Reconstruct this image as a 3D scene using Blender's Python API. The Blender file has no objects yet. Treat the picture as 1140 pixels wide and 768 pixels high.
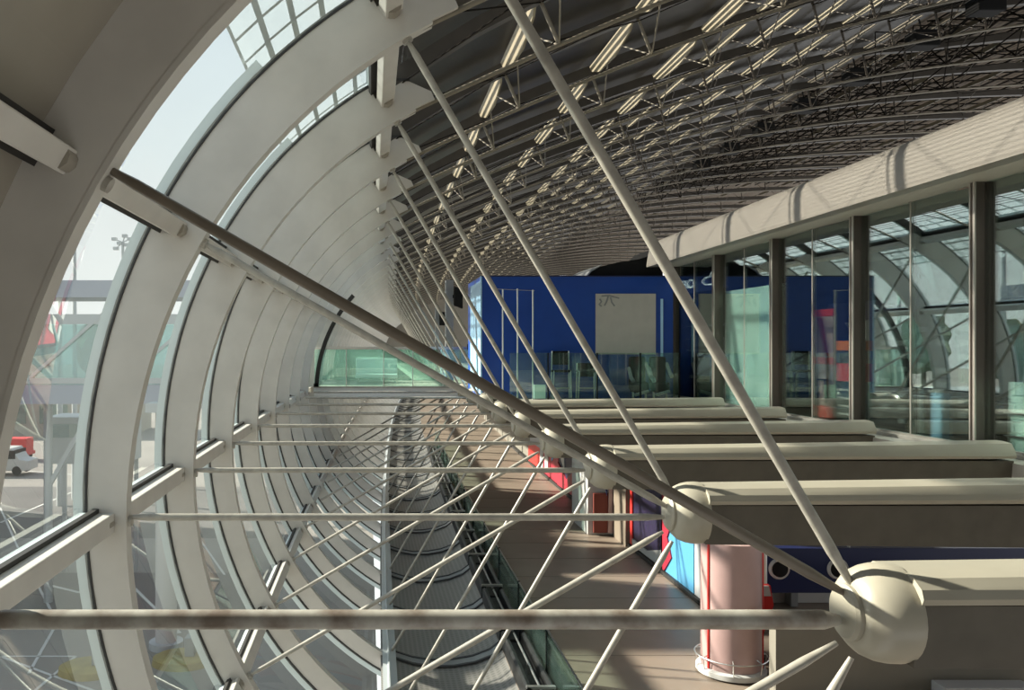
import bpy, bmesh, math, random
import numpy as np
random.seed(7)
SC = bpy.context.scene
COL = SC.collection
PI = math.pi
U = 1/300.0            # working unit: 1/300 m
BAY = 960.0            # frame spacing in units (3.2 m)
EYE = 1900.0           # eye height above the lower floor, units
A0 = 1.69              # distance (in bays) from the viewpoint to the first frame
CX, CZ, RI = 947.0, -530.0, 1668.0   # hub of the wheel-like section and its inner radius
NB = 34

def dk(k): return A0 + k
def sway(d): return 1.15*max(0.0, d-A0)**2
def W(x, d, z, s=True):
    """section point (x,z in units from the eye axis) at d bays along the hall -> world metres"""
    return ((x + (sway(d) if s else 0))*U, d*BAY*U, (EYE+z)*U)
def ring(deg, R):
    a = math.radians(deg); return CX+R*math.cos(a), CZ+R*math.sin(a)

_O1 = ['first','second','third','fourth','fifth','sixth','seventh','eighth','ninth']
_O2 = ['tenth','eleventh','twelfth','thirteenth','fourteenth','fifteenth','sixteenth','seventeenth','eighteenth','nineteenth']
ORD = _O1 + _O2 + ['twentieth'] + ['twenty-'+o for o in _O1] + ['thirtieth'] + ['thirty-'+o for o in _O1]

# ------------------------------------------------------------------ materials
def mat(name, col, rough=.6, metal=0, noise=0, nscale=6, bump=0, spec=.5, dark=None):
    m = bpy.data.materials.new(name); m.use_nodes = True
    nt = m.node_tree; b = nt.nodes['Principled BSDF']
    b.inputs['Base Color'].default_value = (*col, 1)
    b.inputs['Roughness'].default_value = rough
    b.inputs['Metallic'].default_value = metal
    b.inputs['Specular IOR Level'].default_value = spec
    if noise or bump:
        tc = nt.nodes.new('ShaderNodeTexCoord'); n = nt.nodes.new('ShaderNodeTexNoise')
        n.inputs['Scale'].default_value = nscale; n.inputs['Detail'].default_value = 5
        nt.links.new(tc.outputs['Object'], n.inputs['Vector'])
        if noise:
            r = nt.nodes.new('ShaderNodeValToRGB')
            d = dark or tuple(c*(1-noise) for c in col)
            r.color_ramp.elements[0].position = .32; r.color_ramp.elements[0].color = (*d, 1)
            r.color_ramp.elements[1].position = .62; r.color_ramp.elements[1].color = (*col, 1)
            nt.links.new(n.outputs['Fac'], r.inputs['Fac']); nt.links.new(r.outputs['Color'], b.inputs['Base Color'])
        if bump:
            bp = nt.nodes.new('ShaderNodeBump'); bp.inputs['Strength'].default_value = bump; bp.inputs['Distance'].default_value = .01
            nt.links.new(n.outputs['Fac'], bp.inputs['Height']); nt.links.new(bp.outputs['Normal'], b.inputs['Normal'])
    return m

def glass(name, tint, refl=.06, edge=.5, rough=.0, haze=0, hazecol=(.8,.85,.85)):
    """thin sheet glass: tinted straight-through light plus a fresnel reflection (and optional white haze)"""
    m = bpy.data.materials.new(name); m.use_nodes = True
    nt = m.node_tree; nt.nodes.clear()
    out = nt.nodes.new('ShaderNodeOutputMaterial')
    t = nt.nodes.new('ShaderNodeBsdfTransparent'); t.inputs[0].default_value = (*tint, 1)
    g = nt.nodes.new('ShaderNodeBsdfGlossy'); g.inputs['Roughness'].default_value = rough
    g.inputs[0].default_value = (.9,.97,.95,1)
    lw = nt.nodes.new('ShaderNodeLayerWeight'); lw.inputs['Blend'].default_value = .25
    mr = nt.nodes.new('ShaderNodeMapRange'); mr.inputs['To Min'].default_value = refl; mr.inputs['To Max'].default_value = edge
    nt.links.new(lw.outputs['Fresnel'], mr.inputs['Value'])
    mx = nt.nodes.new('ShaderNodeMixShader'); nt.links.new(mr.outputs[0], mx.inputs[0])
    src = t
    if haze:
        h = nt.nodes.new('ShaderNodeBsdfDiffuse'); h.inputs[0].default_value = (*hazecol, 1)
        h2 = nt.nodes.new('ShaderNodeBsdfTranslucent'); h2.inputs[0].default_value = (*hazecol, 1)
        a = nt.nodes.new('ShaderNodeMixShader'); a.inputs[0].default_value = .5
        nt.links.new(h.outputs[0], a.inputs[1]); nt.links.new(h2.outputs[0], a.inputs[2])
        b = nt.nodes.new('ShaderNodeMixShader'); b.inputs[0].default_value = haze
        nt.links.new(t.outputs[0], b.inputs[1]); nt.links.new(a.outputs[0], b.inputs[2]); src = b
    nt.links.new(src.outputs[0], mx.inputs[1]); nt.links.new(g.outputs[0], mx.inputs[2])
    nt.links.new(mx.outputs[0], out.inputs[0])
    return m

M = {}
M['rib'] = mat('rib_paint', (.56,.53,.48), .45, 0, .10, 2.2)
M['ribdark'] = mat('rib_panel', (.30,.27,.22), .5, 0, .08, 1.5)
M['rod'] = mat('rod_paint', (.38,.355,.305), .35, .0, .25, 9)
M['rodworn'] = mat('worn_rod_paint', (.42,.40,.35), .4, .0, .6, 4, dark=(.17,.13,.10))
M['roddark'] = mat('shaded_rod_paint', (.17,.14,.105), .4, 0, .2, 5)  # rod paint with the shade on this rod put into its colour
M['gasket'] = mat('black_gasket', (.02,.018,.016), .6)
M['flange'] = mat('outer_frame_metal', (.55,.62,.62), .4, .2)
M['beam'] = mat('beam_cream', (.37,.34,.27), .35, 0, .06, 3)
M['beamside'] = mat('beam_side_shaded', (.10,.086,.064), .6, 0, .2, 5)  # darker beam colour, paints the shade on the sides facing the viewpoint
M['seam'] = mat('seam', (.16,.14,.11), .6)
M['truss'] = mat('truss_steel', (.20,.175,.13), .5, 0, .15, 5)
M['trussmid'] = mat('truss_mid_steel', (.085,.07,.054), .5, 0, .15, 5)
M['trussdark'] = mat('truss_shaded_steel', (.055,.046,.036), .55, 0, .2, 5)  # truss steel darkened to paint the shade on the upper beams
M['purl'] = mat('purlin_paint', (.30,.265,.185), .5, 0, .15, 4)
M['cable'] = mat('cable_black', (.02,.018,.016), 1, spec=0)
M['slat'] = mat('added_sun_slat', (.040,.036,.030), .45, 0, .3, 3)
M['fascia'] = mat('fascia_white', (.26,.24,.205), .4, 0, .05, 1.5)
M['soffit'] = mat('soffit_grey', (.42,.39,.33), .6)
M['mull'] = mat('mullion_metal', (.12,.095,.082), .35, .6)
M['mullh'] = mat('mullion_edge', (.45,.42,.37), .3, .5)
M['ledge'] = mat('ledge_white', (.42,.39,.34), .6, 0, .12, 5)
M['floor'] = mat('floor_stone', (.235,.185,.145), .45, 0, .12, 1.3)
M['joint'] = mat('floor_joint', (.16,.125,.10), .7)
M['inside'] = mat('inside_dark', (.06,.065,.06), .8)
M['insfloor'] = mat('inside_floor', (.16,.15,.13), .4)
M['black'] = mat('black_plastic', (.012,.012,.012), .8, spec=.15)
M['steel'] = mat('brushed_steel', (.62,.62,.60), .28, .9)
M['greymetal'] = mat('grey_metal', (.28,.29,.29), .4, .4)
M['blue'] = mat('blue_panel', (.004,.055,.33), .35, 0, .12, 2)
M['paleblue'] = mat('pale_blue_panel', (.42,.68,.90), .25)
M['board'] = mat('poster_grey', (.50,.47,.42), .7, 0, .08, 3)
M['ink'] = mat('poster_ink', (.26,.26,.26), .7)
M['bridgepaint'] = mat('bridge_paint', (.74,.73,.70), .5)
M['mint'] = mat('mint_panel', (.72,.93,.87), .4)
M['white'] = mat('white_paint', (.50,.49,.47), .45)
M['red'] = mat('red_paint', (.62,.035,.03), .4)
M['crimson'] = mat('crimson_paint', (.36,.02,.04), .45)
M['orange'] = mat('orange_paint', (.80,.20,.03), .4)
M['pink'] = mat('pink_film', (.44,.29,.275), .35, 0, .1, 2)
M['navy'] = mat('navy_paint', (.010,.016,.07), .35)
M['lit'] = mat('backlit_letter', (.8,.8,.8), .5)
M['lit'].node_tree.nodes['Principled BSDF'].inputs['Emission Color'].default_value = (.9,.95,1,1)
M['lit'].node_tree.nodes['Principled BSDF'].inputs['Emission Strength'].default_value = .9
M['sky'] = mat('poster_sky_blue', (.075,.27,.46), .5)
M['violet'] = mat('poster_violet', (.016,.008,.045), .5, 0, .5, 14, dark=(.006,.006,.016))
M['postgrey'] = mat('poster_light_grey', (.36,.36,.37), .6)
M['brown'] = mat('brown_column', (.20,.16,.12), .6)
M['rust'] = mat('rust_red', (.16,.03,.02), .6)
M['taupe'] = mat('taupe_wall', (.19,.172,.14), .7, 0, .06, 2)
M['stripw'] = mat('sill_aluminium', (.62,.66,.68), .3, .5)
M['channel'] = mat('channel_black', (.018,.018,.018), .4, .2, .4, 8)
M['rubber'] = mat('dark_grey', (.05,.05,.052), .6)
M['concrete'] = mat('apron_concrete', (.27,.245,.22), .9, 0, .22, .12)
M['concrete2'] = mat('apron_asphalt', (.13,.12,.115), .9, 0, .2, .3)
M['line'] = mat('apron_line', (.60,.59,.56), .8)
M['lav'] = mat('lavender_cladding', (.36,.38,.46), .5)
M['galv'] = mat('galvanised', (.48,.50,.51), .5, .3)
M['yellow'] = mat('faded_yellow', (.34,.26,.07), .7, 0, .3, 3)
M['leafy'] = mat('tree_green', (.10,.16,.08), .9, 0, .5, 1.5)
M['bark'] = mat('bark', (.12,.09,.06), .9)
M['beige'] = mat('beige_building', (.40,.36,.30), .8)
M['glassl'] = glass('side_glazing', (.93,.97,.96), .03, .40, 0, .03, (.75,.85,.85))
M['glassr'] = glass('lounge_glazing', (.93,.985,.97), .19, .80)
M['glassb'] = glass('balustrade_glass', (.80,.91,.88), .08, .55, 0, .03, (.5,.75,.7))
M['glassg'] = glass('green_glass', (.80,.95,.90), .12, .6, 0, .10, (.50,.80,.70))
M['glassj'] = glass('gallery_glass', (.72,.88,.87), .10, .6, 0, .18, (.55,.68,.68))

# perforated metal of the trough
def perforated():
    m = mat('perforated_metal', (.24,.23,.215), .42, .3)
    nt = m.node_tree; b = nt.nodes['Principled BSDF']
    tc = nt.nodes.new('ShaderNodeTexCoord'); v = nt.nodes.new('ShaderNodeTexVoronoi')
    v.inputs['Scale'].default_value = 9; v.inputs['Randomness'].default_value = 0; v.voronoi_dimensions = '2D'
    r = nt.nodes.new('ShaderNodeValToRGB')
    r.color_ramp.elements[0].position = .28; r.color_ramp.elements[0].color = (.17,.163,.15,1)
    r.color_ramp.elements[1].position = .40; r.color_ramp.elements[1].color = (.25,.24,.222,1)
    nt.links.new(tc.outputs['Object'], v.inputs['Vector']); nt.links.new(v.outputs['Distance'], r.inputs['Fac'])
    nt.links.new(r.outputs['Color'], b.inputs['Base Color']); return m
M['perf'] = perforated()

# fritted canopy glass with a white frame grid (uv: u across the hall, v along it, metres)
def canopy_mat():
    m = bpy.data.materials.new('canopy_glass'); m.use_nodes = True
    nt = m.node_tree; nt.nodes.clear(); N = nt.nodes.new; L = nt.links.new
    out = N('ShaderNodeOutputMaterial'); uv = N('ShaderNodeTexCoord')
    br = N('ShaderNodeTexBrick'); br.offset = 0
    br.inputs['Scale'].default_value = 1; br.inputs['Brick Width'].default_value = .34; br.inputs['Row Height'].default_value = .62
    br.inputs['Mortar Size'].default_value = .035; br.inputs['Mortar Smooth'].default_value = .1
    L(uv.outputs['UV'], br.inputs['Vector'])
    fr = N('ShaderNodeBsdfDiffuse'); fr.inputs[0].default_value = (.36,.38,.39,1)
    t = N('ShaderNodeBsdfTransparent'); t.inputs[0].default_value = (.75,.8,.82,1)
    tl = N('ShaderNodeBsdfTranslucent'); tl.inputs[0].default_value = (.55,.60,.62,1)
    df = N('ShaderNodeBsdfDiffuse'); df.inputs[0].default_value = (.5,.55,.57,1)
    a = N('ShaderNodeMixShader'); a.inputs[0].default_value = .55; L(tl.outputs[0], a.inputs[1]); L(df.outputs[0], a.inputs[2])
    p = N('ShaderNodeMixShader'); p.inputs[0].default_value = .52; L(t.outputs[0], p.inputs[1]); L(a.outputs[0], p.inputs[2])
    mx = N('ShaderNodeMixShader'); L(br.outputs['Fac'], mx.inputs[0]); L(p.outputs[0], mx.inputs[1]); L(fr.outputs[0], mx.inputs[2])
    L(mx.outputs[0], out.inputs[0]); return m
M['canopy'] = canopy_mat()

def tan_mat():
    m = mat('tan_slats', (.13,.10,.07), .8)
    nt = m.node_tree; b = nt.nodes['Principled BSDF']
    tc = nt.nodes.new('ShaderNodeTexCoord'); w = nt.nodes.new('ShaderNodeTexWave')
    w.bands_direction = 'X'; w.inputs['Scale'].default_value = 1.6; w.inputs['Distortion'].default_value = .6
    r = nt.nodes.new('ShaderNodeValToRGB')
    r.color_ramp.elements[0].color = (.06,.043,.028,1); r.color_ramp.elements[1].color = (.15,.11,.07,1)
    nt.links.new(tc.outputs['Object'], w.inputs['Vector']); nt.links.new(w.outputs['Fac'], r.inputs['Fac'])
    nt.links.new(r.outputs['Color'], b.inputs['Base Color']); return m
M['tan'] = tan_mat()

# ------------------------------------------------------------------ mesh builder
class MB:
    def __init__(s): s.v = []; s.f = []; s.uv = None
    def add(s, vs, fs):
        o = len(s.v); s.v += [tuple(p) for p in vs]; s.f += [tuple(i+o for i in f) for f in fs]; return s
    def hexa(s, p):   # 8 points: bottom 4 ccw, top 4 ccw
        return s.add(p, [(3,2,1,0),(4,5,6,7),(0,1,5,4),(1,2,6,5),(2,3,7,6),(3,0,4,7)])
    def box(s, x0, x1, d0, d1, z0, z1, sw=True):   # units / bays
        P = [W(x0,d0,z0,sw),W(x1,d0,z0,sw),W(x1,d1,z0,sw),W(x0,d1,z0,sw),W(x0,d0,z1,sw),W(x1,d0,z1,sw),W(x1,d1,z1,sw),W(x0,d1,z1,sw)]
        return s.hexa(P)
    def tube(s, p0, p1, r0, r1=None, n=10, cap=True):   # metres
        r1 = r0 if r1 is None else r1
        a = np.array(p0, float); b = np.array(p1, float); t = b-a; t /= (np.linalg.norm(t) or 1)
        h = np.array((0,0,1.)) if abs(t[2]) < .9 else np.array((1.,0,0))
        e = np.cross(t,h); e /= np.linalg.norm(e); f = np.cross(t,e)
        vs = []
        for q, r in ((a,r0),(b,r1)):
            for i in range(n):
                w = 2*PI*i/n; vs.append(tuple(q + r*(math.cos(w)*e+math.sin(w)*f)))
        fs = [(i,(i+1)%n,n+(i+1)%n,n+i) for i in range(n)]
        if cap: fs += [tuple(range(n-1,-1,-1)), tuple(range(n,2*n))]
        return s.add(vs, fs)
    def path(s, pts, r, n=8, closed=False):
        P = [np.array(p, float) for p in pts]; m = len(P); vs = []; e0 = None
        for i in range(m):
            if closed: t = P[(i+1)%m]-P[i-1]
            else: t = P[min(i+1,m-1)]-P[max(i-1,0)]
            t /= np.linalg.norm(t)
            if e0 is None:
                h = np.array((0,0,1.)) if abs(t[2]) < .9 else np.array((0,1.,0)); e0 = np.cross(t,h)
            e0 = e0 - t*np.dot(e0,t); e0 /= np.linalg.norm(e0); f = np.cross(t,e0)
            for j in range(n):
                w = 2*PI*j/n; vs.append(tuple(P[i]+r*(math.cos(w)*e0+math.sin(w)*f)))
        fs = []
        for i in range(m if closed else m-1):
            k = (i+1)%m
            for j in range(n): fs.append((i*n+j, i*n+(j+1)%n, k*n+(j+1)%n, k*n+j))
        if not closed: fs += [tuple(range(n-1,-1,-1)), tuple(range((m-1)*n, m*n))]
        return s.add(vs, fs)
    def bar(s, p0, p1, w, h, up=(0,0,1)):   # rectangular bar, metres
        a = np.array(p0,float); b = np.array(p1,float); t = b-a; t /= np.linalg.norm(t)
        e = np.cross(t, np.array(up,float)); e /= np.linalg.norm(e); f = np.cross(e,t)
        c = [(-w/2,-h/2),(w/2,-h/2),(w/2,h/2),(-w/2,h/2)]
        P = [tuple(a+e*i+f*j) for i,j in c]+[tuple(b+e*i+f*j) for i,j in c]
        return s.add(P, [(3,2,1,0),(4,5,6,7),(0,1,5,4),(1,2,6,5),(2,3,7,6),(3,0,4,7)])
    def loft(s, secs, closed=True, caps=True):   # list of equal-length loops
        n = len(secs[0]); vs = [p for q in secs for p in q]; fs = []
        for i in range(len(secs)-1):
            for j in range(n if closed else n-1):
                fs.append((i*n+j, i*n+(j+1)%n, (i+1)*n+(j+1)%n, (i+1)*n+j))
        if caps and closed: fs += [tuple(range(n-1,-1,-1)), tuple(range((len(secs)-1)*n, len(secs)*n))]
        return s.add(vs, fs)
    def lathe(s, c, axis, prof, n=24, flat=1.0):   # prof: (along, radius) metres, axis 'x' or 'z'
        secs = []
        for t, r in prof:
            L = []
            for i in range(n):
                w = 2*PI*i/n
                if axis == 'x': L.append((c[0]+t, c[1]+r*math.cos(w)*flat, c[2]+r*math.sin(w)))
                elif axis == 'y': L.append((c[0]+r*math.cos(w), c[1]+t, c[2]+r*math.sin(w)))
                else: L.append((c[0]+r*math.cos(w), c[1]+r*math.sin(w)*flat, c[2]+t))
            secs.append(L)
        return s.loft(secs)
    def prism(s, poly, axis, t0, t1):   # poly of 2-D metres; axis of extrusion
        def p3(a,b,t): return (t,a,b) if axis == 'x' else ((a,t,b) if axis == 'y' else (a,b,t))
        return s.loft([[p3(a,b,t0) for a,b in poly],[p3(a,b,t1) for a,b in poly]])
    def build(s, name, m, parent=None, base=None, smooth=None, bevel=0):
        me = bpy.data.meshes.new(name)
        V = np.array(s.v, float)
        if parent is not None:
            o3 = np.array(wloc(parent))
        else:
            lo = V.min(0); hi = V.max(0); o3 = np.array(((lo[0]+hi[0])/2,(lo[1]+hi[1])/2,lo[2]))
        me.from_pydata([tuple(p) for p in (V-o3)], [], s.f)
        bm = bmesh.new(); bm.from_mesh(me); bmesh.ops.recalc_face_normals(bm, faces=bm.faces)
        bm.to_mesh(me); bm.free()
        if s.uv:
            lay = me.uv_layers.new(name='UVMap')
            for i, l in enumerate(me.loops): lay.data[i].uv = s.uv[l.vertex_index]
        me.materials.append(m)
        if smooth:
            for p in me.polygons: p.use_smooth = True
            me.set_sharp_from_angle(angle=math.radians(smooth))
        o = bpy.data.objects.new(name, me); COL.objects.link(o)
        if parent is not None: o.parent = parent
        else: o.location = tuple(o3)
        if bevel:
            b = o.modifiers.new('bevel','BEVEL'); b.width = bevel; b.segments = 2; b.limit_method = 'ANGLE'
        return o
LOC = {}
def wloc(o):
    p = np.array(o.location[:])
    while o.parent: o = o.parent; p = p + np.array(o.location[:])
    return p
def tag(o, label, cat, group=None, kind='thing'):
    o['label'] = label; o['category'] = cat; o['kind'] = kind
    if group: o['group'] = group
    return o
def thing(name, label, cat, loc, group=None):
    o = bpy.data.objects.new(name, None); COL.objects.link(o); o.location = loc; o.empty_display_size = .1
    return tag(o, label, cat, group)
def struct(name, mb, m, parent=None, **kw):
    o = mb.build(name, m, parent, **kw)
    if parent is None: o['kind'] = 'structure'
    return o
def stag(o, label): o['label'] = label; o['kind'] = 'structure'; return o
def text_part(txt, size, name, m, parent, at, rot, depth=.004):
    cu = bpy.data.curves.new(name,'FONT'); cu.body = txt; cu.size = size; cu.extrude = depth
    tmp = bpy.data.objects.new(name, cu); COL.objects.link(tmp)
    dg = bpy.context.evaluated_depsgraph_get(); me = bpy.data.meshes.new_from_object(tmp.evaluated_get(dg))
    bpy.data.objects.remove(tmp); me.materials.clear(); me.materials.append(m)
    o = bpy.data.objects.new(name, me); COL.objects.link(o); o.parent = parent
    o.location = tuple(np.array(at)-wloc(parent)); o.rotation_euler = rot
    return o

# ------------------------------------------------------------------ section of the shell
WK = [(114,40),(117,150),(120,172),(135,166),(150,150),(165,130),(180,112),(200,92),(225,90),(242,90)]
def rw(t): return float(np.interp(t, [a for a,_ in WK], [b for _,b in WK]))
TH = .027           # half thickness of a rib, bays

RX = np.array([113,184,701,891,1116,1280,1459,1829,2179,3000,4000,5000,6000,7000,8000,9000],float)
RZ = np.array([915,967,1207,1276,1369,1428,1510,1641,1758,2010,2240,2400,2490,2530,2540,2520],float)
RC = np.polyfit(RX, RZ, 5)
def rz(x): return float(np.polyval(RC, x))
def rn(x, off):      # point at normal offset above the chord
    sl = float(np.polyval(np.polyder(RC), x)); L = math.hypot(1, sl)
    return x-off*sl/L, rz(x)+off/L

def arc_solid(mb, k, a0, a1, ri, ro, th, step=3):
    n = max(1, int(abs(a1-a0)/step)); secs = []
    for i in range(n+1):
        t = a0+(a1-a0)*i/n
        r0 = ri(t) if callable(ri) else ri; r1 = ro(t) if callable(ro) else ro
        x0,z0 = ring(t,r0); x1,z1 = ring(t,r1); d = dk(k)
        secs.append([W(x0,d-th,z0),W(x1,d-th,z1),W(x1,d+th,z1),W(x0,d+th,z0)])
    mb.loft(secs); return mb

for k in range(-1, NB+1):
    base = W(*ring(240,RI)[:1], dk(k), ring(240,RI)[1])
    lab = ('brown shaded curved steel rib closest overhead, partly cut by the picture edge' if k == 0 else
           'shaded curved steel rib above the viewpoint' if k < 0 else
           f'{ORD[k]} white curved steel rib along the glazed side of the hall')
    r = thing('arch_rib', lab, 'rib', base, 'curved steel ribs of the glazed side')
    arc_solid(MB(), k, 241, 114, RI+6, lambda t: RI+rw(t), TH).build('web', M['rib'], r, smooth=30)
    arc_solid(MB(), k, 241, 117, RI-2, RI+10, TH*1.05).build('inner_flange', M['rib'], r, smooth=30)
    arc_solid(MB(), k, 241, 116, lambda t: RI+rw(t), lambda t: RI+rw(t)+13, TH*1.15).build('gasket', M['gasket'], r, smooth=30)
    arc_solid(MB(), k, 241, 133, lambda t: RI+rw(t)+13, lambda t: RI+rw(t)+44, TH*.8).build('outer_flange', M['flange'], r, smooth=30)
    if 0 <= k < 9:
        for t in (210,180,150,120):
            b = MB(); x,z = ring(t, RI+rw(t)*.5); a = ring(t-90,1); ux,uz = a[0]-CX, a[1]-CZ
            b.tube(W(x,dk(k)-.075,z), W(x,dk(k)+.075,z), 26*U, n=10)
            b.build('purlin_socket', M['ribdark'], r, smooth=40)
            xi,zi = ring(t, RI-14); xo,zo = ring(t, RI+6)
            MB().tube(W(xi,dk(k),zi), W(xo,dk(k),zo), 16*U, n=10).build('rod_bracket', M['rod'], r, smooth=40)

# longitudinal purlins between the ribs and the panes they hold
LV = {150:'upper',180:'middle',210:'low',120:'top'}
wn = [0]
def bay_sheet(k, a0, a1, rf, n, e0=TH, e1=TH):
    mb = MB(); secs = []
    for d in (dk(k)+e0, dk(k+1)-e1):
        secs.append([W(*ring(a0+(a1-a0)*i/n, rf(a0+(a1-a0)*i/n))[:1], d, ring(a0+(a1-a0)*i/n, rf(a0+(a1-a0)*i/n))[1]) for i in range(n+1)])
    return mb.loft(secs, closed=False, caps=False)
for k in range(-2, NB):
    for t, w, h in ((150,46,52),(180,58,58),(210,50,50),(120,44,60)):
        c = (RI+rw(t)*.55); x,z = ring(t,c); a = math.radians(t)
        er = np.array((math.cos(a),math.sin(a))); et = np.array((-math.sin(a),math.cos(a)))
        if k >= -1:
            lo = W(x, dk(k)+TH, z); 
            p = thing('purlin', f'{LV[t]} white longitudinal bar between the {ORD[max(k,0)]} and {ORD[k+1]} ribs' if k >= 0 else f'{LV[t]} shaded bar between ribs above the viewpoint',
                      'purlin', lo, 'longitudinal bars between the ribs')
            def sec(d, w, h, off=0, toff=0):
                o = []
                for i,j in ((-1,-1),(-1,-.6),(-.0,1),(1,1),(1,-1)) if False else ((-1,-1),(1,-1),(1,1),(-1,1)):
                    q = np.array((x,z))+er*(i*w/2+off)+et*(j*h/2+toff); o.append(W(q[0],d,q[1]))
                return o
            d0,d1 = dk(k)+TH, dk(k+1)-TH
            MB().loft([sec(d0,w,h),sec(d1,w,h)]).build('bar', M['rib'], p, bevel=.012)
            g = rw(t)*.45+2
            MB().loft([sec(d0,18,h+26,g-26),sec(d1,18,h+26,g-26)]).build('gasket', M['gasket'], p)
            MB().loft([sec(d0,26,h+4,g+8),sec(d1,26,h+4,g+8)]).build('outer_cap', M['flange'], p)
    if k >= 0:
        for a0,a1 in ((240,211),(209,181),(179,151),(149,121)):
            wn[0] += 1
            w = bay_sheet(k, a0, a1, lambda t: RI+rw(t)+4, 8).build(f'window_{wn[0]}', M['glassl'], smooth=60)
            stag(w, f'curved glass pane after the {ORD[k]} rib')
    else:
        q = MB()
        for a0,a1 in ((240,211.2),(208.8,181.2),(178.8,151),(149,116)):
            o = bay_sheet(k, a0, a1, lambda t: RI+rw(t)-6, 8); q.add(o.v, o.f)
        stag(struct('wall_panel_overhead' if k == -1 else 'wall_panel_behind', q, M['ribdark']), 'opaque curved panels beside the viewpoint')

# outer canopy grid over the top of the glazing, then added roof slats that pass sun but hide the sky, then the tan ceiling
def skinpt(i): 
    return None
canopy_pts = [ring(t, RI+rw(max(t,120))+75) for t in (134,131,128,125,122,119.5)]
canopy_pts += [rn(x, o) for x,o in ((210,225),)]
def slope_at(x): return float(np.polyval(np.polyder(RC), x))
SUN_SLOPE = .6; SLAT = .0; XL = 210
for k in range(-3, NB+1):
    d0, d1 = dk(k), dk(k+1)
    mb = MB(); uv = []; L = 0; secs = [[],[]]; prev = None; us = []
    for p in canopy_pts:
        if prev is not None: L += math.hypot(p[0]-prev[0], p[1]-prev[1])
        prev = p; us.append(L)
    for d in (d0,d1): secs[0 if d == d0 else 1] = [W(p[0],d,p[1]) for p in canopy_pts]
    mb.loft(secs, closed=False, caps=False)
    mb.uv = [(u*U, d*3.2) for d in (d0,d1) for u in us]
    c = struct('ceiling', mb, M['canopy'], smooth=60); stag(c, 'gridded glass canopy over the top of the ribs')
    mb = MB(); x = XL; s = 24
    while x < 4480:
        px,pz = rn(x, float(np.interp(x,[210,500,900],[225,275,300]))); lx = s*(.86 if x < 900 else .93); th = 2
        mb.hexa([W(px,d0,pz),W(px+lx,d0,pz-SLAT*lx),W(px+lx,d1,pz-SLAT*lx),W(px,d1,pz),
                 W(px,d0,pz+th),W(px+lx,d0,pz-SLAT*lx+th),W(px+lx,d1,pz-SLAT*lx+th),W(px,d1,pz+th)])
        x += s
    stag(struct('ceiling', mb, M['slat']), 'dark roof between the trusses, slats added to pass sun')
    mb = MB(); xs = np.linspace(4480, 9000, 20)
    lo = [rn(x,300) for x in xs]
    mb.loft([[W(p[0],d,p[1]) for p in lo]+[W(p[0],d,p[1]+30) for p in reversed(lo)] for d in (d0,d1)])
    stag(struct('ceiling', mb, M['tan']), 'tan slatted ceiling beyond the added slats')

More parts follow.
